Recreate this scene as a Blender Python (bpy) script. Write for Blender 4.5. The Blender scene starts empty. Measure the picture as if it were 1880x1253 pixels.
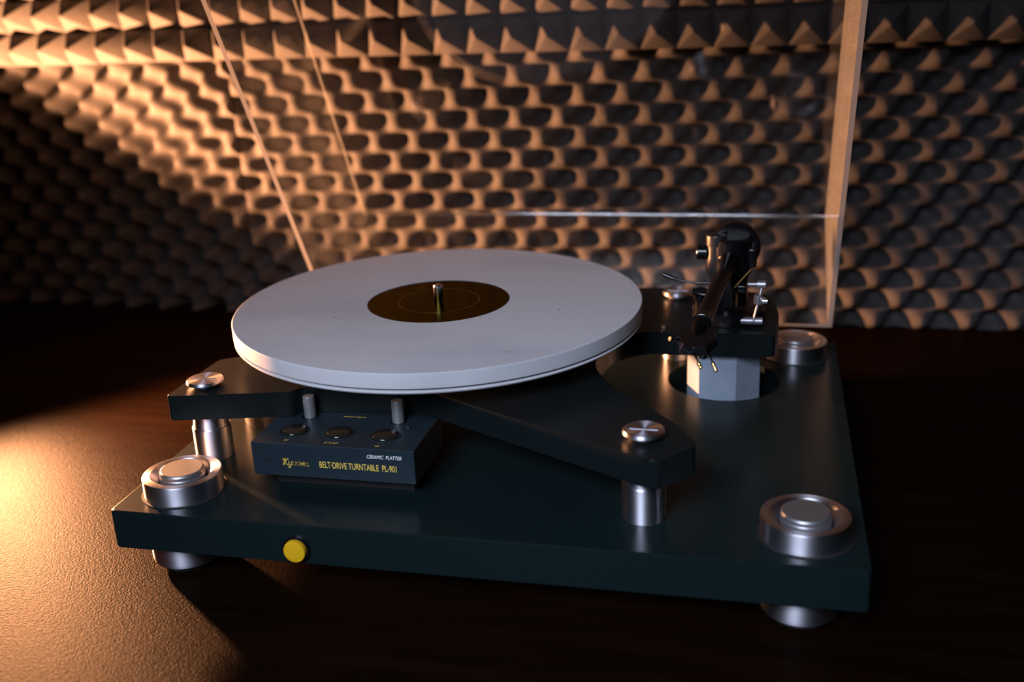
import bpy, bmesh, math, random
from mathutils import Vector, Matrix
random.seed(7)
S = bpy.context.scene
COL = S.collection

# ------------------------------------------------------------------ camera
FPX = 1949.64
cam_d = bpy.data.cameras.new('camera'); cam = bpy.data.objects.new('camera', cam_d); COL.objects.link(cam)
cam_d.sensor_fit = 'HORIZONTAL'; cam_d.sensor_width = 36.0; cam_d.lens = FPX / 1880 * 36.0
cam_d.clip_start = 0.02; cam_d.clip_end = 30
yaw, pit, rol = -0.2411, 0.3390, -0.0459
fwd = Vector((math.sin(yaw) * math.cos(pit), math.cos(yaw) * math.cos(pit), -math.sin(pit)))
r0 = Vector((math.cos(yaw), -math.sin(yaw), 0)); u0 = r0.cross(fwd)
rr = r0 * math.cos(rol) + u0 * math.sin(rol); uu = -r0 * math.sin(rol) + u0 * math.cos(rol)
M = Matrix((rr, uu, -fwd)).transposed().to_4x4(); M.translation = Vector((0.1712, -0.5398, 0.3239))
cam.matrix_world = M
cam_d.dof.use_dof = True; cam_d.dof.focus_distance = 0.725; cam_d.dof.aperture_fstop = 4.0
S.camera = cam

# ------------------------------------------------------------------ world, lights, exposure
w = bpy.data.worlds.new('room_gloom'); S.world = w; w.use_nodes = True
w.node_tree.nodes['Background'].inputs[0].default_value = (0.30, 0.42, 0.55, 1)
w.node_tree.nodes['Background'].inputs[1].default_value = 0.004

def look(o, target):
    d = Vector(target) - o.location
    o.rotation_euler = d.to_track_quat('-Z', 'Y').to_euler()

# warm desk lamp just past the left edge of the frame, low beside the turntable
ld = bpy.data.lights.new('warm_lamp', 'SPOT'); lamp = bpy.data.objects.new('warm_lamp', ld); COL.objects.link(lamp)
lamp.location = (-0.620, 0.325, 0.062)
ld.energy = 112.0; ld.color = (1.0, 0.42, 0.175); ld.shadow_soft_size = 0.014
ld.spot_size = math.radians(180); ld.spot_blend = 0.26
look(lamp, lamp.location + Vector((0.49, -0.31, 0.81)))

# cool soft room light, up to the left behind the camera
ad = bpy.data.lights.new('cool_room_light', 'AREA'); area = bpy.data.objects.new('cool_room_light', ad); COL.objects.link(area)
area.location = (-0.12, -0.97, 0.72); ad.shape = 'RECTANGLE'; ad.size = 0.60; ad.size_y = 0.40; ad.spread = math.radians(54)
ad.energy = 1.85; ad.color = (0.72, 0.80, 1.0)
look(area, (0.07, -0.06, 0.0))

S.view_settings.view_transform = 'Standard'; S.view_settings.look = 'None'
S.view_settings.exposure = 0.0; S.view_settings.gamma = 1.0; S.view_settings.use_curve_mapping = False

# ------------------------------------------------------------------ materials
def mat(name, col, rough=0.5, metal=0.0, spec=0.5, bump=None, vary=None, coat=0.0, ior=1.5):
    m = bpy.data.materials.new(name); m.use_nodes = True
    nt = m.node_tree; b = nt.nodes['Principled BSDF']
    b.inputs['Base Color'].default_value = (*col, 1); b.inputs['Roughness'].default_value = rough
    b.inputs['Metallic'].default_value = metal; b.inputs['Specular IOR Level'].default_value = spec
    b.inputs['Coat Weight'].default_value = coat; b.inputs['IOR'].default_value = ior
    tc = nt.nodes.new('ShaderNodeTexCoord')
    if vary:
        scale, col2, lo, hi, stretch = vary
        mp = nt.nodes.new('ShaderNodeMapping'); mp.inputs['Scale'].default_value = stretch
        n = nt.nodes.new('ShaderNodeTexNoise'); n.inputs['Scale'].default_value = scale; n.inputs['Detail'].default_value = 5
        r = nt.nodes.new('ShaderNodeValToRGB')
        r.color_ramp.elements[0].position = lo; r.color_ramp.elements[0].color = (*col, 1)
        r.color_ramp.elements[1].position = hi; r.color_ramp.elements[1].color = (*col2, 1)
        nt.links.new(tc.outputs['Object'], mp.inputs['Vector']); nt.links.new(mp.outputs['Vector'], n.inputs['Vector'])
        nt.links.new(n.outputs['Fac'], r.inputs['Fac']); nt.links.new(r.outputs['Color'], b.inputs['Base Color'])
    if bump:
        scale, strength, dist = bump
        n = nt.nodes.new('ShaderNodeTexNoise'); n.inputs['Scale'].default_value = scale; n.inputs['Detail'].default_value = 3
        bp = nt.nodes.new('ShaderNodeBump'); bp.inputs['Strength'].default_value = strength; bp.inputs['Distance'].default_value = dist
        nt.links.new(tc.outputs['Object'], n.inputs['Vector'])
        nt.links.new(n.outputs['Fac'], bp.inputs['Height']); nt.links.new(bp.outputs['Normal'], b.inputs['Normal'])
    return m

MT = {}
MT['plinth'] = mat('black_satin_lacquer', (0.0065, 0.0150, 0.0158), 0.25, ior=1.36, bump=(1500, 0.05, 0.0004))
MT['chassis'] = mat('black_chassis_paint', (0.007, 0.011, 0.012), 0.36, ior=1.24, bump=(1800, 0.08, 0.0004))
MT['box'] = mat('charcoal_box_paint', (0.013, 0.026, 0.036), 0.40, bump=(2500, 0.10, 0.0003))
MT['alu'] = mat('turned_aluminium', (0.78, 0.78, 0.86), 0.42, 1.0)
nt = MT['alu'].node_tree; tg = nt.nodes.new('ShaderNodeTangent'); tg.direction_type = 'RADIAL'; tg.axis = 'Z'
b = nt.nodes['Principled BSDF']; b.inputs['Anisotropic'].default_value = 0.85; b.inputs['Anisotropic Rotation'].default_value = 0.25
nt.links.new(tg.outputs[0], b.inputs['Tangent'])
MT['alu_pin'] = mat('satin_aluminium', (0.50, 0.50, 0.54), 0.38, 0.8)
MT['alu_dark'] = mat('brushed_aluminium_face', (0.40, 0.40, 0.42), 0.42, 0.85)
MT['ceramic'] = mat('white_ceramic', (0.66, 0.66, 0.69), 0.55, ior=1.3,
                    vary=(7.0, (0.56, 0.57, 0.61), 0.50, 0.72, (1.0, 2.2, 1.0)))
MT['rubber'] = mat('black_rubber', (0.008, 0.008, 0.008), 0.7)
MT['gloss'] = mat('gloss_black_metal', (0.005, 0.005, 0.006), 0.20, spec=0.6)
MT['matteblack'] = mat('matte_black_metal', (0.003, 0.003, 0.0035), 0.24, ior=1.22)
MT['satin'] = mat('satin_anodised_metal', (0.030, 0.029, 0.029), 0.34, 0.0)
MT['bronze'] = mat('dark_bronze_disc', (0.026, 0.018, 0.005), 0.22, 1.0,
                   vary=(30, (0.045, 0.021, 0.0035), 0.48, 0.78, (1, 1, 1)))
MT['bronze'].node_tree.nodes['Principled BSDF'].inputs['Specular Tint'].default_value = (0.66, 0.62, 0.46, 1)
MT['brassline'] = mat('polished_brass', (0.30, 0.19, 0.07), 0.3, 1.0)
MT['chrome'] = mat('bright_steel', (0.75, 0.74, 0.72), 0.16, 1.0)
MT['gold'] = mat('gold_lettering_ink', (0.95, 0.66, 0.12), 0.45)
MT['goldmetal'] = mat('gold_plated_pin', (0.95, 0.55, 0.16), 0.22, 1.0)
MT['whiteink'] = mat('white_lettering_ink', (0.9, 0.9, 0.9), 0.5)
MT['yellow'] = mat('amber_plastic', (0.80, 0.46, 0.012), 0.35)
MT['button'] = mat('smoked_gloss_button', (0.016, 0.015, 0.012), 0.12, spec=0.8)
MT['knobgrey'] = mat('grey_satin_knob', (0.36, 0.37, 0.38), 0.42, 0.6)
MT['wall'] = mat('dark_wall_paint', (0.03, 0.03, 0.03), 0.9)
MT['floor'] = mat('dark_carpet', (0.02, 0.018, 0.016), 0.95)
MT['foam'] = mat('charcoal_acoustic_foam', (0.085, 0.079, 0.079), 0.95, spec=0.1, bump=(900, 0.35, 0.0008),
                 vary=(60, (0.070, 0.066, 0.066), 0.4, 0.6, (1, 1, 1)))
MT['block'] = mat('milled_aluminium_block', (0.36, 0.43, 0.53), 0.8, 0.0, spec=0.1, vary=(60, (0.30, 0.37, 0.47), 0.4, 0.65, (1, 1, 1)))

# desk: dark wood laminate with a pebbled, finely embossed finish
m = bpy.data.materials.new('dark_wood_laminate'); m.use_nodes = True; nt = m.node_tree; b = nt.nodes['Principled BSDF']
tc = nt.nodes.new('ShaderNodeTexCoord')
mp = nt.nodes.new('ShaderNodeMapping'); mp.inputs['Scale'].default_value = (2.0, 26, 26)
n = nt.nodes.new('ShaderNodeTexNoise'); n.inputs['Scale'].default_value = 3.0; n.inputs['Detail'].default_value = 6
r = nt.nodes.new('ShaderNodeValToRGB')
r.color_ramp.elements[0].position = 0.30; r.color_ramp.elements[0].color = (0.0050, 0.0019, 0.0008, 1)
r.color_ramp.elements[1].position = 0.72; r.color_ramp.elements[1].color = (0.0105, 0.0043, 0.0018, 1)
nt.links.new(tc.outputs['Object'], mp.inputs['Vector']); nt.links.new(mp.outputs['Vector'], n.inputs['Vector'])
nt.links.new(n.outputs['Fac'], r.inputs['Fac']); nt.links.new(r.outputs['Color'], b.inputs['Base Color'])
n2 = nt.nodes.new('ShaderNodeTexNoise'); n2.inputs['Scale'].default_value = 820; n2.inputs['Detail'].default_value = 3
bp = nt.nodes.new('ShaderNodeBump'); bp.inputs['Strength'].default_value = 0.9; bp.inputs['Distance'].default_value = 0.0006
nt.links.new(tc.outputs['Object'], n2.inputs['Vector']); nt.links.new(n2.outputs['Fac'], bp.inputs['Height'])
nt.links.new(bp.outputs['Normal'], b.inputs['Normal'])
b.inputs['Roughness'].default_value = 0.42; b.inputs['IOR'].default_value = 1.10; b.inputs['Specular IOR Level'].default_value = 0.15
MT['desk'] = m

# clear acrylic sheet: see-through with a Fresnel sheen and a faint film of dust
def acrylic(name, film):
    m = bpy.data.materials.new(name); m.use_nodes = True; nt = m.node_tree
    for nd in list(nt.nodes): nt.nodes.remove(nd)
    out = nt.nodes.new('ShaderNodeOutputMaterial')
    tr = nt.nodes.new('ShaderNodeBsdfTransparent'); tr.inputs[0].default_value = (0.97, 0.975, 0.975, 1)
    gl = nt.nodes.new('ShaderNodeBsdfGlossy'); gl.inputs['Roughness'].default_value = 0.03
    fr = nt.nodes.new('ShaderNodeFresnel')
    ge = nt.nodes.new('ShaderNodeNewGeometry'); ir = nt.nodes.new('ShaderNodeMapRange')   # same sheen on both faces of the sheet
    ir.inputs[3].default_value = 1.49; ir.inputs[4].default_value = 1 / 1.49
    nt.links.new(ge.outputs['Backfacing'], ir.inputs[0]); nt.links.new(ir.outputs[0], fr.inputs['IOR'])
    mx = nt.nodes.new('ShaderNodeMixShader')
    nt.links.new(fr.outputs[0], mx.inputs[0]); nt.links.new(tr.outputs[0], mx.inputs[1]); nt.links.new(gl.outputs[0], mx.inputs[2])
    df = nt.nodes.new('ShaderNodeBsdfDiffuse'); df.inputs[0].default_value = (0.6, 0.6, 0.6, 1)
    tcx = nt.nodes.new('ShaderNodeTexCoord')
    no = nt.nodes.new('ShaderNodeTexNoise'); no.inputs['Scale'].default_value = 900; no.inputs['Detail'].default_value = 1
    mr = nt.nodes.new('ShaderNodeMapRange'); mr.inputs[1].default_value = 0.72; mr.inputs[2].default_value = 0.80
    mr.inputs[3].default_value = film; mr.inputs[4].default_value = 0.03
    lw = nt.nodes.new('ShaderNodeVectorMath'); lw.operation = 'DOT_PRODUCT'
    nt.links.new(ge.outputs['Normal'], lw.inputs[0]); nt.links.new(ge.outputs['Incoming'], lw.inputs[1])
    ab = nt.nodes.new('ShaderNodeMath'); ab.operation = 'ABSOLUTE'; nt.links.new(lw.outputs['Value'], ab.inputs[0])
    mxm = nt.nodes.new('ShaderNodeMath'); mxm.operation = 'MAXIMUM'; mxm.inputs[1].default_value = 0.02; nt.links.new(ab.outputs[0], mxm.inputs[0])
    dv = nt.nodes.new('ShaderNodeMath'); dv.operation = 'DIVIDE'; dv.use_clamp = True
    pw = nt.nodes.new('ShaderNodeMath'); pw.operation = 'POWER'; pw.inputs[1].default_value = 1.5; nt.links.new(mxm.outputs[0], pw.inputs[0])
    nt.links.new(mr.outputs[0], dv.inputs[0]); nt.links.new(pw.outputs[0], dv.inputs[1])
    nt.links.new(tcx.outputs['Object'], no.inputs['Vector']); nt.links.new(no.outputs['Fac'], mr.inputs[0])
    mx2 = nt.nodes.new('ShaderNodeMixShader')
    nt.links.new(dv.outputs[0], mx2.inputs[0]); nt.links.new(mx.outputs[0], mx2.inputs[1]); nt.links.new(df.outputs[0], mx2.inputs[2])
    nt.links.new(mx2.outputs[0], out.inputs[0])
    return m
MT['acrylic'] = acrylic('clear_acrylic', 0.0003); MT['acrylic_side'] = acrylic('dusty_clear_acrylic', 0.0026)
def acrylic_edge(name, clear):
    m = bpy.data.materials.new(name); m.use_nodes = True; nt = m.node_tree
    for nd in list(nt.nodes): nt.nodes.remove(nd)
    out = nt.nodes.new('ShaderNodeOutputMaterial')
    tl = nt.nodes.new('ShaderNodeBsdfTranslucent'); tl.inputs[0].default_value = (0.8, 0.78, 0.76, 1)
    df = nt.nodes.new('ShaderNodeBsdfDiffuse'); df.inputs[0].default_value = (0.8, 0.78, 0.76, 1)
    gl = nt.nodes.new('ShaderNodeBsdfGlossy'); gl.inputs['Roughness'].default_value = 0.25
    tr = nt.nodes.new('ShaderNodeBsdfTransparent')
    a = nt.nodes.new('ShaderNodeMixShader'); a.inputs[0].default_value = 0.5
    nt.links.new(tl.outputs[0], a.inputs[1]); nt.links.new(df.outputs[0], a.inputs[2])
    c = nt.nodes.new('ShaderNodeMixShader'); c.inputs[0].default_value = 0.25
    nt.links.new(a.outputs[0], c.inputs[1]); nt.links.new(gl.outputs[0], c.inputs[2])
    d = nt.nodes.new('ShaderNodeMixShader'); d.inputs[0].default_value = clear
    nt.links.new(c.outputs[0], d.inputs[1]); nt.links.new(tr.outputs[0], d.inputs[2])
    nt.links.new(d.outputs[0], out.inputs[0])
    return m
MT['edge'] = acrylic_edge('sawn_acrylic_edge', 0.08); MT['glued'] = acrylic_edge('glued_acrylic_edge', 0.80)
def bead_mat():  # half-clear glossy material for the bead added to catch a highlight
    m = bpy.data.materials.new('glossy_highlight_bead'); m.use_nodes = True; nt = m.node_tree
    for nd in list(nt.nodes): nt.nodes.remove(nd)
    out = nt.nodes.new('ShaderNodeOutputMaterial'); tr = nt.nodes.new('ShaderNodeBsdfTransparent')
    gl = nt.nodes.new('ShaderNodeBsdfGlossy'); gl.inputs['Roughness'].default_value = 0.12
    mx = nt.nodes.new('ShaderNodeMixShader'); mx.inputs[0].default_value = 0.35
    nt.links.new(tr.outputs[0], mx.inputs[1]); nt.links.new(gl.outputs[0], mx.inputs[2]); nt.links.new(mx.outputs[0], out.inputs[0])
    return m
MT['bead'] = bead_mat()

# ------------------------------------------------------------------ mesh helpers
def obj(name, bm, m, parent=None, smooth=None, loc=(0, 0, 0)):
    bmesh.ops.recalc_face_normals(bm, faces=bm.faces)
    me = bpy.data.meshes.new(name); bm.to_mesh(me); bm.free()
    for mm in (m if isinstance(m, (list, tuple)) else [m]): me.materials.append(MT[mm])
    o = bpy.data.objects.new(name, me); COL.objects.link(o); o.location = loc
    if smooth:
        me.shade_smooth() if hasattr(me, 'shade_smooth') else None
        me.set_sharp_from_angle(angle=math.radians(smooth))
        if m != 'foam':
            wn = o.modifiers.new('weighted_normal', 'WEIGHTED_NORMAL'); wn.mode = 'FACE_AREA'; wn.weight = 100; wn.keep_sharp = True
    if parent is not None: o.parent = parent
    return o

def lathe(profile, segs=64, axis='Z', loc=(0, 0, 0), bm=None):
    """profile = [(r, h), ...]; closed at both ends when r == 0 or capped."""
    bm = bm or bmesh.new(); rings = []
    def P(r, h, a):
        x, y = r * math.cos(a), r * math.sin(a)
        v = {'Z': (x, y, h), 'Y': (x, h, y), 'X': (h, x, y)}[axis]
        return Vector(v) + Vector(loc)
    for r, h in profile:
        if r < 1e-6: rings.append([bm.verts.new(P(0, h, 0))])
        else: rings.append([bm.verts.new(P(r, h, 2 * math.pi * k / segs)) for k in range(segs)])
    for A, B in zip(rings, rings[1:]):
        for k in range(segs):
            k2 = (k + 1) % segs
            if len(A) == 1 and len(B) == 1: continue
            if len(A) == 1: bm.faces.new((A[0], B[k], B[k2]))
            elif len(B) == 1: bm.faces.new((A[k], A[k2], B[0]))
            else: bm.faces.new((A[k], A[k2], B[k2], B[k]))
    A, B = rings[-1], rings[0]
    if len(A) > 1 and len(B) > 1:                     # annular profile: close the loop
        for k in range(segs): bm.faces.new((A[k], A[(k + 1) % segs], B[(k + 1) % segs], B[k]))
    else:
        for Rg in (A, B):
            if len(Rg) > 1: bm.faces.new(Rg)
    return bm

def box(x0, x1, y0, y1, z0, z1, bev=0.0, seg=2, bm=None):
    bm2 = bmesh.new()
    bmesh.ops.create_cube(bm2, size=1)
    for v in bm2.verts:
        v.co = Vector(((x0 + x1) / 2 + v.co.x * (x1 - x0), (y0 + y1) / 2 + v.co.y * (y1 - y0), (z0 + z1) / 2 + v.co.z * (z1 - z0)))
    if bev: bmesh.ops.bevel(bm2, geom=list(bm2.edges), offset=bev, segments=seg, profile=0.5, affect='EDGES')
    if bm is None: return bm2
    me = bpy.data.meshes.new('t'); bm2.to_mesh(me); bm2.free(); bm.from_mesh(me); bpy.data.meshes.remove(me)
    return bm

def prism(poly, z0, z1, bev=0.0, seg=2):
    bm = bmesh.new()
    a = [bm.verts.new((x, y, z0)) for x, y in poly]; b_ = [bm.verts.new((x, y, z1)) for x, y in poly]
    bm.faces.new(list(reversed(a))); bm.faces.new(b_); n_ = len(poly)
    for i in range(n_): bm.faces.new((a[i], a[(i + 1) % n_], b_[(i + 1) % n_], b_[i]))
    if bev:
        es = [e for e in bm.edges if abs(e.verts[0].co.z - e.verts[1].co.z) < 1e-7]
        bmesh.ops.bevel(bm, geom=es, offset=bev, segments=seg, profile=0.5, affect='EDGES')
    return bm

def fillet(poly, rad, n_=5):
    """round polygon corners; rad is one radius or a list."""
    out = []; k = len(poly)
    for i in range(k):
        p0, p, p1 = Vector(poly[i - 1]), Vector(poly[i]), Vector(poly[(i + 1) % k])
        rd = rad[i] if isinstance(rad, (list, tuple)) else rad
        a, c = (p0 - p), (p1 - p); d = min(rd, a.length * 0.45, c.length * 0.45)
        A, C = p + a.normalized() * d, p + c.normalized() * d
        for j in range(n_ + 1):
            t = j / n_; q = A * (1 - t) ** 2 + p * 2 * t * (1 - t) + C * t * t
            out.append((q.x, q.y))
    return out

def tube(pts, rad, segs=10, bm=None):
    bm = bm or bmesh.new(); pts = [Vector(p) for p in pts]; prev = None; n_ = len(pts)
    rads = rad if isinstance(rad, (list, tuple)) else [rad] * n_
    rings = []; up = None
    for i, p in enumerate(pts):
        t = (pts[min(i + 1, n_ - 1)] - pts[max(i - 1, 0)]).normalized()
        if up is None: up = t.orthogonal().normalized()
        up = (up - t * up.dot(t)).normalized(); s = t.cross(up)
        rings.append([bm.verts.new(p + (up * math.cos(2 * math.pi * k / segs) + s * math.sin(2 * math.pi * k / segs)) * rads[i]) for k in range(segs)])
    for A, B in zip(rings, rings[1:]):
        for k in range(segs): bm.faces.new((A[k], A[(k + 1) % segs], B[(k + 1) % segs], B[k]))
    bm.faces.new(list(reversed(rings[0]))); bm.faces.new(rings[-1])
    return bm

def bez(p0, p1, p2, p3, n_=10):
    p0, p1, p2, p3 = map(Vector, (p0, p1, p2, p3)); o = []
    for i in range(n_ + 1):
        t = i / n_; o.append(p0 * (1 - t) ** 3 + p1 * 3 * t * (1 - t) ** 2 + p2 * 3 * t * t * (1 - t) + p3 * t ** 3)
    return o

def tag(o, label, cat, group=None):
    o['label'] = label; o['category'] = cat
    if group: o['group'] = group
def structure(o, label=None):
    o['kind'] = 'structure'
    if label: o['label'] = label

# ------------------------------------------------------------------ the setting
DZ = -0.053                       # desk top
wl = obj('wall_back', box(-2.2, 2.2, 0.6065, 0.70, -0.78, 1.9), 'wall'); structure(wl, 'dark wall behind the acoustic foam'); wl['category'] = 'wall'
fl = obj('floor', box(-2.2, 2.2, -2.2, 0.6065, -0.85, -0.78), 'floor'); structure(fl, 'dark floor under the desk'); fl['category'] = 'floor'

desk = bpy.data.objects.new('desk', None); COL.objects.link(desk); desk.location = (0, 0.15, -0.78)
tag(desk, 'dark brown wood laminate desk with a pebbled finish under the turntable', 'desk')
def under(parent, o):
    o.parent = parent; o.matrix_parent_inverse = Matrix.Translation(-parent.location); return o
under(desk, obj('desk_top', box(-1.3, 1.1, -0.32, 0.6055, DZ - 0.03, DZ, 0.0015), 'desk'))
for x in (-1.24, 1.0):
    under(desk, obj('side_panel', box(x, x + 0.03, -0.26, 0.58, -0.78, DZ - 0.03, 0.001), 'desk'))

# egg-crate foam: a waved sheet; pits and peaks on a staggered lattice
def egg_panel(name, x0, x1, z0, z1, cx, cz, rotn, a, bb, label):
    bm = bmesh.new(); st = 0.0031
    nx = int((x1 - x0) / st); nz = int((z1 - z0) / st); g = []
    cr, sr = math.cos(rotn), math.sin(rotn)
    for j in range(nz + 1):
        row = []
        for i in range(nx + 1):
            x = x0 + (x1 - x0) * i / nx; z = z0 + (z1 - z0) * j / nz
            u = (x - cx) * cr + (z - cz) * sr; v = -(x - cx) * sr + (z - cz) * cr
            h = -math.cos(2 * math.pi * u / a) * math.cos(2 * math.pi * v / bb)
            hs = h if h > 0 else h * 1.1
            hs += 0.05 * math.sin(37 * x + 11 * z) * math.sin(29 * z - 13 * x)
            row.append(bm.verts.new((x, 0.5815 - 0.0155 * hs, z)))
        g.append(row)
    for j in range(nz):
        for i in range(nx): bm.faces.new((g[j][i], g[j][i + 1], g[j + 1][i + 1], g[j + 1][i]))
    # sides and back
    B = 0.6060
    border = [g[0][i] for i in range(nx + 1)] + [g[j][nx] for j in range(1, nz + 1)] + [g[nz][i] for i in range(nx - 1, -1, -1)] + [g[j][0] for j in range(nz - 1, 0, -1)]
    bk = [bm.verts.new((v.co.x, B, v.co.z)) for v in border]
    for i in range(len(border)):
        k = (i + 1) % len(border); bm.faces.new((border[i], bk[i], bk[k], border[k]))
    bm.faces.new(bk)
    o = obj(name, bm, 'foam', smooth=70); tag(o, label, 'foam panel', 'egg crate foam sheets on the wall'); return o
egg_panel('egg_crate_foam_panel', -0.4165, 0.60, DZ + 0.0003, 0.2405, -0.107, 0.2148, 0.018, 0.0461, 0.0443,
          'wide charcoal egg crate foam sheet on the wall behind the turntable and clear lid')
egg_panel('egg_crate_foam_panel', -0.95, -0.4185, DZ + 0.0003, 0.2405, -0.556, 0.2150, -0.027, 0.0455, 0.0443,
          'charcoal egg crate foam sheet in the warm glow at the left, left of the seam')

# pyramid foam: a slab with rows of soft-edged pyramids
PITCH = 0.0355; PH = 0.033; PB = 0.548
def pyramid_mesh():
    bm = bmesh.new(); h = PITCH / 2; k = 0.0010
    b4 = [bm.verts.new(p) for p in ((-h, 0, -h), (h, 0, -h), (h, 0, h), (-h, 0, h))]
    t = bm.verts.new((0, -PH, 0))
    for i in range(4): bm.faces.new((b4[i], b4[(i + 1) % 4], t))
    ed = [e for e in bm.edges if t in e.verts]
    bmesh.ops.bevel(bm, geom=ed + [t], offset=0.0016, segments=2, profile=0.5, affect='EDGES')
    bmesh.ops.recalc_face_normals(bm, faces=bm.faces)
    me = bpy.data.meshes.new('pyramid'); bm.to_mesh(me); bm.free(); me.materials.append(MT['foam'])
    me.shade_smooth(); me.set_sharp_from_angle(angle=math.radians(50))
    return me
PM = pyramid_mesh()
def pyr_panel(xa, cols, rows, zb, label):
    e = bpy.data.objects.new('pyramid_foam_panel', None); COL.objects.link(e); e.location = (xa + cols * PITCH / 2, PB, zb)
    tag(e, label, 'foam panel', 'pyramid foam panels on the wall')
    under(e, obj('backing', box(xa + 0.0004, xa + cols * PITCH - 0.0004, PB, 0.6060, zb, zb + rows * PITCH), 'foam'))
    for j in range(rows):
        for i in range(cols):
            o = bpy.data.objects.new('pyramid', PM); COL.objects.link(o); o.parent = e
            o.location = (xa + (i + 0.5) * PITCH - e.location.x, -0.0001, (j + 0.5) * PITCH)
pyr_panel(-0.557 - 10 * PITCH, 10, 4, 0.2408, 'charcoal pyramid foam panel at the far left, brightest in the lamp glow')
pyr_panel(-0.557 + 0.0012, 14, 4, 0.2415, 'charcoal pyramid foam panel above the egg crate foam, behind the left lid edge')
pyr_panel(-0.557 + 0.0020 + 14 * PITCH, 14, 4, 0.2412, 'charcoal pyramid foam panel above and behind the tonearm and right lid edge')
pyr_panel(-0.557 + 0.0030 + 28 * PITCH, 5, 4, 0.2410, 'narrow charcoal pyramid foam panel at the dark far right end')

# ------------------------------------------------------------------ the turntable
W, D, TH = 0.4755, 0.3788, 0.0276
TT = bpy.data.objects.new('turntable', None); COL.objects.link(TT); TT.location = (0, D / 2, DZ)
tag(TT, 'black belt-drive turntable with white ceramic platter and open clear lid', 'turntable')
def part(o, label=None):
    if label: o['label'] = label
    return under(TT, o)
def sub(parent, o, label=None):
    if label: o['label'] = label
    o.parent = parent; o.matrix_parent_inverse = Matrix.Translation(-parent.location); return o

# plinth with a round well for the tonearm block
HX, HY, HR = 0.1456, 0.2791, 0.0445
def plinth():
    bm = bmesh.new()
    base = [(-W / 2, 0), (W / 2, 0), (W / 2, D), (-W / 2, D)]
    def loop(ins, z):
        q = [(-W / 2 + ins, ins), (W / 2 - ins, ins), (W / 2 - ins, D - ins), (-W / 2 + ins, D - ins)]
        return [bm.verts.new((x, y, z)) for x, y in fillet(q, 0.0035, 4)]
    L = [loop(0.0012, -TH), loop(0.0003, -TH + 0.0004), loop(0, -TH + 0.0012), loop(0, -0.0012), loop(0.0003, -0.0004), loop(0.0012, 0)]
    for A, B in zip(L, L[1:]):
        k = len(A)
        for i in range(k): bm.faces.new((A[i], A[(i + 1) % k], B[(i + 1) % k], B[i]))
    bm.faces.new(list(reversed(L[0])))
    n_ = 64
    def ring(r, z): return [bm.verts.new((HX + r * math.cos(2 * math.pi * i / n_), HY + r * math.sin(2 * math.pi * i / n_), z)) for i in range(n_)]
    H = [ring(HR + 0.0006, 0), ring(HR, -0.0006), ring(HR, -0.022)]
    for A, B in zip(H, H[1:]):
        for i in range(n_): bm.faces.new((A[i], B[i], B[(i + 1) % n_], A[(i + 1) % n_]))
    bm.faces.new(H[-1])
    es = []
    for A in (L[-1], H[0]):
        for i in range(len(A)): es.append(bm.edges.get((A[i], A[(i + 1) % len(A)])))
    bmesh.ops.triangle_fill(bm, use_beauty=True, use_dissolve=False, edges=es)
    return bm
part(obj('plinth', plinth(), 'plinth', smooth=35))

# amber power button on the front edge
o = part(obj('power_button_bezel', lathe([(0.0092, 0.001), (0.0092, -0.0016), (0.0080, -0.0020), (0.0078, -0.0006), (0, -0.0006)], 48, 'Y', (-0.1075, 0, -0.0170)), 'gloss', smooth=40))
sub(o, obj('power_button', lathe([(0.0075, 0.0), (0.0075, -0.0036), (0.0070, -0.0044), (0.0060, -0.0047), (0, -0.0048)], 48, 'Y', (-0.1075, 0, -0.0170)), 'yellow', smooth=40), 'round amber yellow power button')

# adjustable isolation feet: ring on top of each corner, foot below
RX, RY = W / 2 - 0.0354, 0.0350
for sx, y in ((-1, RY), (1, RY), (1, D - RY), (-1, D - RY)):
    x = sx * RX
    ring = part(obj('foot_ring', lathe([(0.0158, -0.0002), (0.0255, -0.0002), (0.0262, 0.0005), (0.0262, 0.0128), (0.0259, 0.0134), (0.0252, 0.0137), (0.0212, 0.0137), (0.0207, 0.0135), (0.0168, 0.0098), (0.0160, 0.0080), (0.0158, 0.0003)], 80, 'Z', (x, y, 0)), 'alu', smooth=28))
    sub(ring, obj('recess_shade', lathe([(0.0262, 0.0001), (0.0282, 0.0001), (0.0282, 0.0004), (0.0262, 0.0004)], 64, 'Z', (x, y, 0)), 'rubber'))  # flat black ring, painted shade for the gap around the foot ring
    dsc = sub(ring, obj('height_disc', lathe([(0.0150, 0.0), (0.0150, 0.0120), (0.0146, 0.0128), (0.0146, 0.0148), (0.0140, 0.0160), (0.0135, 0.0163), (0, 0.0163)], 64, 'Z', (x, y, 0)), 'alu_dark', smooth=25))
    fx = x - 0.004 if sx < 0 else x - 0.001
    ft = part(obj('foot', lathe([(0.0240, -TH), (0.0240, -0.0455), (0.0234, -0.0480), (0.0220, -0.0492), (0, -0.0492)], 64, 'Z', (fx, y, 0)), 'alu', smooth=28))
    sub(ft, obj('rubber_pad', lathe([(0.0185, -0.0490), (0.0185, DZ + 0.0001), (0, DZ + 0.0001)], 48, 'Z', (fx, y, 0)), 'rubber', smooth=30))

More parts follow.
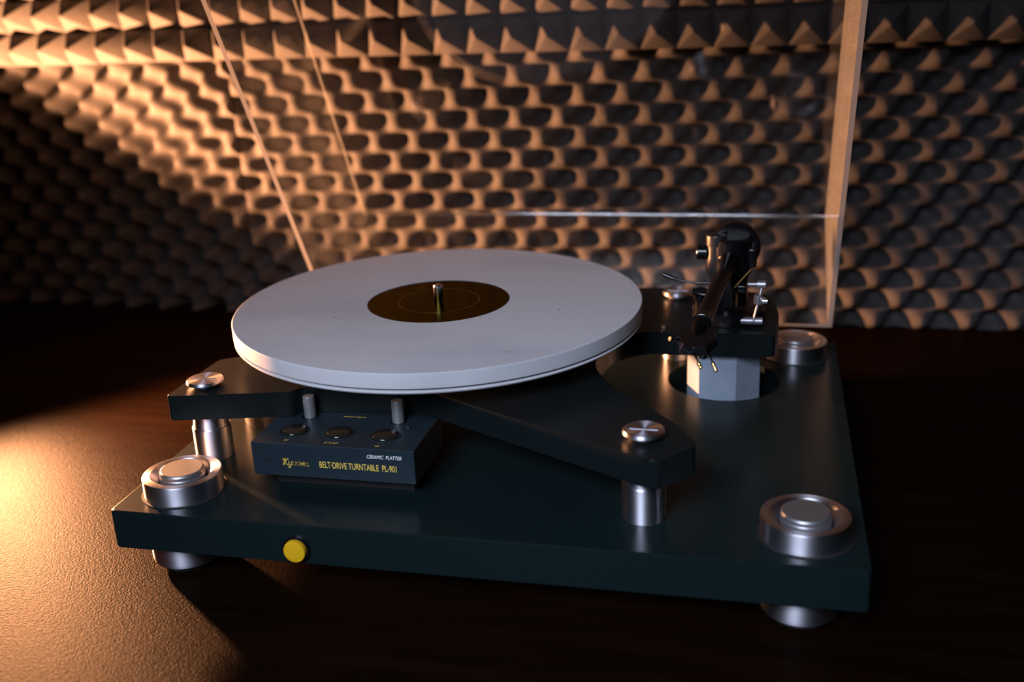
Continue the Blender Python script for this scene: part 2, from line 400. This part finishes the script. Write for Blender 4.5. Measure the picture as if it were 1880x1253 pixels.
# floating three-armed chassis
CT, CB = 0.0535, 0.0350
poly = [(-0.2268, 0.0675), (-0.1420, 0.0860), (-0.1375, 0.0945), (-0.0586, 0.1050), (0.1092, 0.0146), (0.1175, 0.0118), (0.1395, 0.0370), (0.1236, 0.0661), (0.0795, 0.1173),
        (0.0560, 0.1600), (0.0640, 0.2160), (0.0850, 0.2368), (0.1840, 0.2395), (0.1880, 0.2860), (0.1800, 0.3500), (0.0760, 0.3560),
        (-0.0300, 0.3250), (-0.1250, 0.2700), (-0.1850, 0.1650), (-0.2240, 0.1400)]
rad = [0.003, 0.003, 0.003, 0.02, 0.004, 0.006, 0.006, 0.01, 0.02, 0.03, 0.02, 0.01, 0.004, 0.02, 0.024, 0.03, 0.05, 0.05, 0.02, 0.005]
part(obj('sub_chassis', prism(fillet(poly, rad, 6), CB, CT, 0.0009, 2), 'chassis', smooth=35))

# suspension pillars and slotted thumb screws
for (x, y) in ((-0.2085, 0.0905), (0.1065, 0.0444), (0.1040, 0.3310)):
    part(obj('suspension_pillar', lathe([(0.0133, 0.0), (0.0135, 0.0004), (0.0135, 0.0228), (0.0131, 0.0236), (0.0126, 0.0240), (0.0120, 0.0300), (0.0120, CB + 0.0003), (0, CB + 0.0003)], 64, 'Z', (x, y, 0)), 'alu', smooth=28))
    cap = part(obj('thumb_screw', lathe([(0.0078, CT - 0.0003), (0.0082, CT), (0.0122, CT + 0.0026), (0.0129, CT + 0.0029), (0.0130, CT + 0.0036), (0.0126, CT + 0.0040), (0.0128, CT + 0.0045), (0.0123, CT + 0.0051), (0, CT + 0.0051)], 64, 'Z', (x, y, 0)), 'alu', smooth=25))
    sub(cap, obj('slot', box(x - 0.0085, x + 0.0085, y - 0.0009, y + 0.0009, CT + 0.0049, CT + 0.00535), 'alu_dark'))

# motor housing under the left arm
mo = part(obj('motor_housing', lathe([(0.036, 0.0), (0.036, 0.030), (0.034, 0.0325), (0, 0.0325)], 64, 'Z', (-0.185, 0.170, 0)), 'satin', smooth=30))

# platter
PX, PY, PR = -0.0679, 0.2037, 0.155
PT = 0.0852
pl = part(obj('platter', lathe([(0, 0.0739), (0.1530, 0.0739), (0.1547, 0.0744), (PR, 0.0752), (PR, PT - 0.0010), (PR - 0.0003, PT - 0.0004), (PR - 0.0010, PT), (0.0546, PT), (0.0546, PT - 0.0007), (0, PT - 0.0007)], 160, 'Z', (PX, PY, 0)), 'ceramic', smooth=30), 'white ceramic platter with faint grey smudges')
sub(pl, obj('groove', lathe([(0, 0.0725), (0.1515, 0.0725), (0.1515, 0.0740), (0, 0.0740)], 128, 'Z', (PX, PY, 0)), 'rubber', smooth=30))
sub(pl, obj('lower_plate', lathe([(0, 0.0695), (0.1505, 0.0695), (0.1540, 0.0706), (0.1548, 0.0716), (0.1548, 0.0722), (0.1540, 0.0727), (0, 0.0727)], 160, 'Z', (PX, PY, 0)), 'ceramic', smooth=30))
sub(pl, obj('bearing_hub', lathe([(0, CT - 0.0002), (0.058, CT - 0.0002), (0.060, CT + 0.001), (0.060, 0.0697), (0, 0.0697)], 96, 'Z', (PX, PY, 0)), 'matteblack', smooth=30))
sub(pl, obj('centre_disc', lathe([(0, PT - 0.0009), (0.0543, PT - 0.0009), (0.0543, PT - 0.00025), (0.0540, PT - 0.0001), (0.0536, PT - 0.0001), (0.0533, PT - 0.00035), (0, PT - 0.00035)], 128, 'Z', (PX, PY, 0)), 'bronze', smooth=25), 'dark bronze centre disc')
sub(pl, obj('disc_line', lathe([(0.0308, PT - 0.0004), (0.0313, PT - 0.0004), (0.0313, PT - 0.00022), (0.0308, PT - 0.00022)], 128, 'Z', (PX, PY, 0)), 'brassline'))
sub(pl, obj('spindle', lathe([(0.0036, PT - 0.0004), (0.0036, 0.0960), (0.0032, 0.0972), (0.0020, 0.0978), (0, 0.0980)], 40, 'Z', (PX, PY, 0)), 'chrome', smooth=30), 'bright steel spindle')
bmk = bmesh.new()
for k, (dx, dy, l, wd, ang) in enumerate(((0.098, -0.010, 0.0016, 0.0010, 0.3), (0.0965, -0.0155, 0.0018, 0.0011, 0.9), (0.079, -0.1075, 0.0090, 0.0004, 0.15), (-0.064, -0.050, 0.012, 0.0004, -0.5))):
    vs = []
    for i in range(10):
        a = 2 * math.pi * i / 10; ex, ey = l / 2 * math.cos(a), wd / 2 * math.sin(a)
        vs.append(bmk.verts.new((PX + dx + ex * math.cos(ang) - ey * math.sin(ang), PY + dy + ex * math.sin(ang) + ey * math.cos(ang), PT + 0.00006)))
    bmk.faces.new(vs)
sub(pl, obj('scuff_marks', bmk, 'matteblack'))

# ------------------------------------------------------------------ control box
BX0, BX1, BY0, BY1, BZ, BH = -0.1536, -0.0402, 0.0433, 0.1050, 0.0110, 0.0346
cb = part(obj('control_box', box(BX0, BX1, BY0, BY1, BZ, BH, 0.0005, 2), 'box', smooth=35), 'charcoal control box with gold lettering')
sub(cb, obj('pedestal', box(BX0 + 0.010, BX1 - 0.006, BY0 + 0.013, BY1 - 0.006, 0.0, BZ + 0.0003), 'rubber'))
for bx in (-0.1312, -0.0990, -0.0665):
    bz = sub(cb, obj('button_bezel', lathe([(0.0106, BH - 0.0002), (0.0106, BH + 0.0003), (0.0101, BH + 0.0006), (0.0095, BH + 0.0002), (0.0095, BH - 0.0002)], 48, 'Z', (bx, 0.0636, 0)), 'box', smooth=40))
    sub(cb, obj('button', lathe([(0.0091, BH - 0.0002), (0.0091, BH + 0.0009), (0.0086, BH + 0.0017), (0.0070, BH + 0.0024), (0.0035, BH + 0.0027), (0, BH + 0.0028)], 48, 'Z', (bx, 0.0636, 0)), 'button', smooth=50), 'round smoked gloss push button')
for kx, ky in ((-0.1300, 0.0886), (-0.0653, 0.0880)):
    sub(cb, obj('speed_knob', lathe([(0.0040, BH - 0.0002), (0.0042, BH + 0.0004), (0.0042, 0.0492), (0.0038, 0.0501), (0.0030, 0.0504), (0, 0.0504)], 40, 'Z', (kx, ky, 0)), 'knobgrey', smooth=30), 'small grey speed adjustment knob')
    sub(cb, obj('knob_socket', lathe([(0.0046, BH - 0.0002), (0.0058, BH - 0.0002), (0.0058, BH + 0.0002), (0.0046, BH + 0.0002)], 32, 'Z', (kx, ky, 0)), 'gloss'))
sub(cb, obj('indicator_hole', lathe([(0.0021, 0.0003), (0.0023, -0.0003), (0.0018, -0.0004), (0.0016, 0.0001), (0, 0.0001)], 24, 'Y', (-0.1424, BY0, 0.0228)), 'rubber', smooth=40))
sub(cb, obj('indicator_lens', lathe([(0.0016, BH - 0.0002), (0.0015, BH + 0.0006), (0.0008, BH + 0.0010), (0, BH + 0.0011)], 24, 'Z', (-0.0555, 0.0795, 0)), 'button', smooth=60))

def lettering(name, s, width, x0, base, m, plane='front', shear=0.0, thick=0.0, parent=None, spacing=1.0, height=None):
    cu = bpy.data.curves.new(name, 'FONT'); cu.body = s; cu.size = 1; cu.shear = shear; cu.extrude = 0.0; cu.offset = thick; cu.space_character = spacing
    t = bpy.data.objects.new(name, cu); COL.objects.link(t)
    me = bpy.data.meshes.new_from_object(t.evaluated_get(bpy.context.evaluated_depsgraph_get()) if False else t)
    COL.objects.unlink(t); bpy.data.objects.remove(t)
    xs = [v.co.x for v in me.vertices]; ys = [v.co.y for v in me.vertices]
    k = width / (max(xs) - min(xs)); ky = k if height is None else height / (max(ys) - min(ys)); mx = min(xs)
    for v in me.vertices:
        X = x0 + (v.co.x - mx) * k; Y = base + v.co.y * ky
        v.co = (X, BY0 - 0.00012, Y) if plane == 'front' else (X, Y, BH + 0.00012)
    me.materials.clear(); me.materials.append(MT[m])
    o = bpy.data.objects.new(name, me); COL.objects.link(o)
    return sub(parent, o)
lettering('model_lettering', 'BELT·DRIVE TURNTABLE  PL-901', 0.0533, -0.1060, 0.0190, 'gold', thick=0.006, parent=cb, height=0.0046)
lettering('ceramic_lettering', 'CERAMIC  PLATTER', 0.0237, -0.0724, 0.0279, 'whiteink', shear=0.25, thick=0.010, parent=cb, height=0.0026)
lettering('speed_lettering', '33', 0.0034, -0.1326, 0.0478, 'gold', 'top', 0.3, 0.0, cb, height=0.0021)
lettering('stop_lettering', 'STOP', 0.0098, -0.1036, 0.0474, 'gold', 'top', 0.3, 0.0, cb, height=0.0023)
lettering('speed_lettering', '45', 0.0038, -0.0686, 0.0470, 'gold', 'top', 0.3, 0.0, cb, height=0.0021)
lettering('adjust_lettering', 'speed adjust', 0.0166, -0.1066, 0.0906, 'gold', 'top', 0.3, 0.004, cb, height=0.0024)
# script maker's name drawn with a pen-like stroke
def script_name():
    bm = bmesh.new(); x0, z0, k = -0.1326, 0.0193, 0.0181 / 6.15
    def st(pts, rd=0.09):
        P_ = [Vector((x0 + (x + 0.22 * z) * k, BY0 - 0.0001, z0 + z * k)) for x, z in pts]
        for a, b_ in zip(P_, P_[1:]):
            d = (b_ - a); nn = Vector((-d.z, 0, d.x)).normalized() * rd * k; ex = d.normalized() * rd * k * 0.6
            bm.faces.new([bm.verts.new(q) for q in (a - nn - ex, b_ - nn + ex, b_ + nn + ex, a + nn - ex)])
    def arc(cx, cz, rx, rz, a0, a1, n_=12): return [(cx + rx * math.cos(math.radians(a0 + (a1 - a0) * i / n_)), cz + rz * math.sin(math.radians(a0 + (a1 - a0) * i / n_))) for i in range(n_ + 1)]
    st(arc(0.02, 1.35, 0.22, 0.22, 20, 300, 10)); st([(0.13, 1.17), (0.45, 1.62), (0.62, 1.62), (0.45, 0.9), (0.32, 0.0)], 0.12)
    st([(1.25, 1.62), (0.95, 1.3), (0.55, 0.88), (0.85, 0.45), (1.15, 0.02), (1.4, 0.05), (1.55, 0.25)], 0.12)
    st([(1.55, 0.95), (1.55, 0.4), (1.7, 0.08), (1.95, 0.12), (2.2, 0.5)]); st([(2.25, 0.95), (2.15, 0.1), (2.0, -0.55), (1.75, -0.72), (1.6, -0.5), (1.95, -0.1), (2.5, 0.3)])
    st(arc(2.85, 0.47, 0.36, 0.45, 0, 360, 18)); st([(3.0, 0.88), (3.25, 0.8), (3.4, 0.7)], 0.06)
    st(arc(3.75, 0.47, 0.36, 0.45, 50, 320, 14))
    st([(4.02, 0.2), (4.25, 0.45), (4.75, 0.55)]); st(arc(4.5, 0.47, 0.30, 0.45, 10, 320, 14))
    st([(4.72, 0.2), (5.0, 0.8), (5.05, 0.95), (5.25, 0.8), (5.15, 0.3), (5.3, 0.05)])
    st(arc(5.72, 0.45, 0.34, 0.42, 40, 400, 18)); st([(6.05, 0.85), (6.0, 0.25), (6.15, 0.03), (6.4, 0.12)])
    return bm
sub(cb, obj('maker_lettering', script_name(), 'gold'), 'gold script maker name')

# ------------------------------------------------------------------ tonearm
AX, AY = 0.1480, 0.2790
oc = [(0.1273, 0.2485), (0.1559, 0.2485), (0.1737, 0.2670), (0.1737, 0.2930), (0.1559, 0.3105), (0.1273, 0.3105), (0.1169, 0.2910), (0.1169, 0.2690)]   # chamfered block
part(obj('tonearm_mount_block', prism(oc, -0.0219, CB + 0.0002, 0.0012, 1), 'block'), 'eight-sided milled aluminium block in the round well')

ta = part(obj('tonearm', lathe([(0, CT - 0.0002), (0.0275, CT - 0.0002), (0.0285, CT + 0.0008), (0.0285, CT + 0.0075), (0.0270, CT + 0.0095), (0.0175, CT + 0.0105), (0.0150, CT + 0.0125), (0.0140, 0.0800), (0.0150, 0.0880), (0.0120, 0.0885), (0, 0.0885)], 64, 'Z', (AX, AY, 0)), 'gloss', smooth=30), 'black tonearm without a cartridge')
TA = lambda nm, bm, m, sm=35, label=None: sub(ta, obj(nm, bm, m, smooth=sm), label)
# bearing yoke: left upright column, front body, top cap
TA('bearing_housing', lathe([(0, 0.0845), (0.0125, 0.0845), (0.0165, 0.0930), (0.0150, 0.1010), (0.0155, 0.1125), (0.0150, 0.1180), (0.0135, 0.1195), (0, 0.1195)], 48, 'Z', (AX + 0.001, AY, 0)), 'gloss')
TA('yoke_post', lathe([(0, 0.0840), (0.0050, 0.0840), (0.0085, 0.0960), (0.0068, 0.1040), (0.0068, 0.1130), (0.0078, 0.1134), (0.0080, 0.1205), (0.0074, 0.1216), (0, 0.1216)], 40, 'Z', (AX - 0.0105, AY - 0.004, 0)), 'satin')
TA('pivot_knob', lathe([(0, 0.0), (0.0052, 0.0), (0.0058, 0.0006), (0.0058, 0.0075), (0.0050, 0.0082), (0, 0.0082)], 32, 'X', (AX - 0.0255, AY - 0.002, 0.1070)), 'gloss')
TA('pivot_cup', box(AX + 0.0135, AX + 0.0205, AY - 0.009, AY + 0.006, 0.0965, 0.1120, 0.0020, 3), 'gloss')
TA('gimbal_ring', lathe([(0, 0.010), (0.0180, 0.010), (0.0195, 0.0085), (0.0198, 0.0050), (0.0195, 0.0015), (0.0180, 0.0), (0.0155, 0.0), (0.0150, 0.0016), (0, 0.0016)], 64, 'Y', (AX + 0.0035, AY + 0.001, 0.1100)), 'gloss', 40)
TA('rear_counterweight', lathe([(0, 0.022), (0.0135, 0.022), (0.0150, 0.024), (0.0150, 0.048), (0.0135, 0.050), (0, 0.050)], 48, 'Y', (AX + 0.0035, AY, 0.1050)), 'matteblack')
# arm tube to the headshell, drooping slightly
P0 = Vector((AX, AY - 0.004, 0.1020)); P1 = Vector((0.1346, 0.1185, 0.0990))
d = (P1 - P0)
TA('arm_tube', tube([P0, P0 + d * 0.12, P0 + d * 0.20, P0 + d * 0.9, P1, P1 + d * 0.05 + Vector((0, 0, -0.0022)), P1 + d * 0.10 + Vector((0, 0, -0.0045))], [0.0084, 0.0082, 0.0062, 0.0055, 0.0055, 0.0042, 0.0020], 24), 'matteblack', 50)
TA('arm_collar', tube([P0 + d * 0.88, P0 + d * 0.885, P0 + d * 0.955, P0 + d * 0.96], [0.0058, 0.0066, 0.0066, 0.0054], 24), 'gloss', 40)
# headshell: flat faceted plate, nose turned in towards the platter
def shell():
    bm = bmesh.new()
    out = [(0.1290, 0.1215), (0.1215, 0.1135), (0.1200, 0.1080), (0.1245, 0.0935), (0.1320, 0.0870), (0.1410, 0.0885), (0.1470, 0.1030), (0.1450, 0.1140), (0.1395, 0.1215)]
    cx_, cy_ = 0.1335, 0.1045; top = lambda y: 0.0960 + (y - 0.087) * 0.10; n_ = len(out)
    lo = [bm.verts.new((x, y, top(y) - 0.0052)) for x, y in out]
    hi = [bm.verts.new((cx_ + (x - cx_) * 0.90, cy_ + (y - cy_) * 0.92, top(y))) for x, y in out]
    bm.faces.new(list(reversed(lo))); bm.faces.new(hi)
    for i in range(n_): bm.faces.new((lo[i], lo[(i + 1) % n_], hi[(i + 1) % n_], hi[i]))
    bmesh.ops.bevel(bm, geom=list(bm.edges), offset=0.0005, segments=2, profile=0.5, affect='EDGES')
    return bm
TA('headshell', shell(), 'gloss', 30)
TA('finger_lift', tube(bez((0.1225, 0.1090, 0.0965), (0.1200, 0.1070, 0.0955), (0.1185, 0.1050, 0.0945), (0.1165, 0.1035, 0.0955), 8), [0.0020] * 4 + [0.0016] * 5, 10), 'gloss', 60)
for c0 in ((0.1253, 0.0955, 0.0925), (0.1385, 0.0905, 0.0912)):
    TA('headshell_screw', lathe([(0, 0.0015), (0.0016, 0.0015), (0.0018, 0.0010), (0.0018, -0.0008), (0.0024, -0.0012), (0.0024, -0.0026), (0.0016, -0.0032), (0, -0.0032)], 20, 'Z', c0), 'chrome', 30)
# loose cartridge leads ending in gold pins
for A, B, E_ in (((0.1325, 0.0900, 0.0935), (0.1361, 0.0835, 0.0876), (0.1380, 0.0818, 0.0842)), ((0.1420, 0.0910, 0.0925), (0.1447, 0.0852, 0.0872), (0.1472, 0.0828, 0.0822))):
    A, B, E_ = Vector(A), Vector(B), Vector(E_); dd = (E_ - B).normalized(); ln = (E_ - B).length
    TA('lead_wire', tube(bez(A, A + Vector((0.0005, -0.003, -0.0008)), B - dd * 0.003, B, 12), 0.0006, 8), 'matteblack', 60)
    TA('gold_pin', tube([B - dd * 0.0004, B, B + dd * 0.0014, B + dd * 0.0018, B + dd * (ln - 0.0012), B + dd * ln], [0.0009, 0.0013, 0.0013, 0.0008, 0.0012, 0.0009], 12), 'goldmetal', 50)
# cue lever, arm rest, bias rig
TA('cue_lever', tube(bez((AX - 0.012, AY - 0.014, 0.0855), (AX - 0.028, AY - 0.014, 0.0850), (AX - 0.040, AY - 0.012, 0.0850), (AX - 0.0520, AY - 0.010, 0.0915), 14), [0.0010] * 9 + [0.0013, 0.0016, 0.0018, 0.0018, 0.0017, 0.0012], 10), 'gloss', 60)
TA('rest_post', lathe([(0, CT), (0.0042, CT), (0.0042, 0.0740), (0.0066, 0.0745), (0.0066, 0.0795), (0.0058, 0.0805), (0.0045, 0.0790), (0, 0.0790)], 32, 'Z', (AX - 0.0215, AY - 0.015, 0)), 'gloss')
TA('rest_clip', tube(bez((AX - 0.027, AY - 0.022, 0.0800), (AX - 0.018, AY - 0.026, 0.0785), (AX - 0.010, AY - 0.026, 0.0785), (AX - 0.004, AY - 0.018, 0.0820), 10), 0.0016, 10), 'gloss', 60)
TA('bias_thread', tube([(AX + 0.004, AY - 0.018, 0.0830), (AX + 0.0165, AY - 0.012, 0.0965)], 0.0005, 8), 'brassline', 60)
YB = AY - 0.020
TA('bias_pin', lathe([(0, 0), (0.0012, 0), (0.0014, 0.0065), (0.0030, 0.0068), (0.0032, 0.0130), (0.0026, 0.0138), (0, 0.0138)], 24, 'X', (AX + 0.0145, YB, 0.0870)), 'alu_pin', 30)
TA('bias_rod', tube([(AX + 0.0250, YB, 0.0850), (AX + 0.0195, YB - 0.008, 0.0600)], 0.0009, 12), 'alu_pin', 60)
bc = TA('bias_clamp', lathe([(0, -0.0035), (0.0032, -0.0035), (0.0034, -0.0030), (0.0034, 0.0030), (0.0030, 0.0035), (0, 0.0035)], 24, 'Z', (AX + 0.0225, YB - 0.003, 0.0760)), 'alu_pin', 30)
TA('clamp_screw', lathe([(0, 0.0), (0.0024, 0.0), (0.0030, 0.0006), (0.0030, 0.0044), (0.0024, 0.0050), (0, 0.0050)], 24, 'X', (AX + 0.0250, YB - 0.004, 0.0750)), 'chrome', 30)
TA('bias_weight', lathe([(0, -0.0085), (0.0026, -0.0085), (0.0030, -0.0080), (0.0030, 0.0080), (0.0026, 0.0085), (0, 0.0085)], 28, 'X', (AX + 0.0180, YB - 0.004, 0.0588)), 'alu_pin', 30)
TA('bias_bracket', box(AX + 0.006, AX + 0.014, AY - 0.022, AY - 0.008, 0.0800, 0.0860, 0.0015, 2), 'gloss', 35)
TA('base_screw', lathe([(0, CT), (0.0020, CT), (0.0020, CT + 0.0012), (0.0014, CT + 0.0016), (0, CT + 0.0016)], 20, 'Z', (AX - 0.048, AY - 0.030, 0)), 'chrome', 30)

# ------------------------------------------------------------------ clear dust cover, hinged open over the back edge
TL = 0.505; YH, ZH = 0.3819, 0.0124; XL, XR = -0.2414, 0.2343; LD, LH, AT = 0.380, 0.1452, 0.0040
d1 = Vector((0, -math.sin(TL), math.cos(TL))); d2 = Vector((0, math.cos(TL), math.sin(TL)))
def slab(x0, x1, a0, a1, b0, b1, edge_faces=()):
    """box in lid space: x, a along the opening plane, b into the lid depth; faces listed get the sawn-edge material"""
    bm = bmesh.new(); o_ = Vector((0, YH, ZH))
    def V(x, a, b_): return bm.verts.new(Vector((x, 0, 0)) + o_ + d1 * a + d2 * b_)
    v = {(i, j, k): V((x0, x1)[i], (a0, a1)[j], (b0, b1)[k]) for i in (0, 1) for j in (0, 1) for k in (0, 1)}
    F = {'x0': [(0, 0, 0), (0, 1, 0), (0, 1, 1), (0, 0, 1)], 'x1': [(1, 0, 0), (1, 1, 0), (1, 1, 1), (1, 0, 1)],
         'a0': [(0, 0, 0), (1, 0, 0), (1, 0, 1), (0, 0, 1)], 'a1': [(0, 1, 0), (1, 1, 0), (1, 1, 1), (0, 1, 1)],
         'b0': [(0, 0, 0), (1, 0, 0), (1, 1, 0), (0, 1, 0)], 'b1': [(0, 0, 1), (1, 0, 1), (1, 1, 1), (0, 1, 1)]}
    for nme, q in F.items():
        f = bm.faces.new([v[p] for p in q]); f.material_index = 1 if nme in edge_faces else 0
    return bm
cov = part(obj('dust_cover', slab(XL, XR, 0, LD, LH - AT, LH, ('a0', 'x0', 'x1')), ('acrylic', 'glued')), 'clear acrylic dust cover standing open')
g_ = 0.00015
sub(cov, obj('cover_side', slab(XL, XL + AT, 0, LD, 0, LH - AT - g_, ('b0',)), ('acrylic_side', 'edge')))
sub(cov, obj('cover_side', slab(XR - AT, XR, 0, LD, 0, LH - AT - g_, ('b0',)), ('acrylic_side', 'edge')))
sub(cov, obj('cover_rear', slab(XL + AT + g_, XR - AT - g_, 0, AT, 0, LH - AT - g_, ('b0',)), ('acrylic', 'edge')))
sub(cov, obj('cover_front', slab(XL + AT + g_, XR - AT - g_, LD - AT, LD, 0, LH - AT - g_, ('b0',)), ('acrylic', 'edge')))
def bead(x0, x1, a, b_, rd=0.0016, n_=8):
    bm = bmesh.new(); o_ = Vector((0, YH, ZH)); q = []
    pr = [(a, b_)] + [(a + rd * (1 - math.sin(t * math.pi / 2 / n_)), b_ - rd * (1 - math.cos(t * math.pi / 2 / n_))) for t in range(n_ + 1)]
    pr = [(a - 0.0001, b_ + 0.0001)] + [(a + rd * math.cos(t * math.pi / 2 / n_), b_ - rd * math.sin(t * math.pi / 2 / n_)) for t in range(n_ + 1)]
    A, B = [[bm.verts.new(Vector((x, 0, 0)) + o_ + d1 * aa + d2 * bb) for aa, bb in pr] for x in (x0, x1)]
    for i in range(len(A)): bm.faces.new((A[i], A[(i + 1) % len(A)], B[(i + 1) % len(A)], B[i]))
    bm.faces.new(A); bm.faces.new(list(reversed(B)))
    return bm
sub(cov, obj('highlight_bead', bead(XL + AT + 0.0003, XR - AT - 0.0003, AT, LH - AT), 'bead', smooth=60))  # bead added in the inside corner so the lid edge shows a highlight
for hx in (-0.10, 0.115):
    part(obj('lid_hinge', box(hx - 0.016, hx + 0.016, D - 0.004, D + 0.008, -0.020, ZH + 0.004, 0.001, 2), 'matteblack', smooth=35))
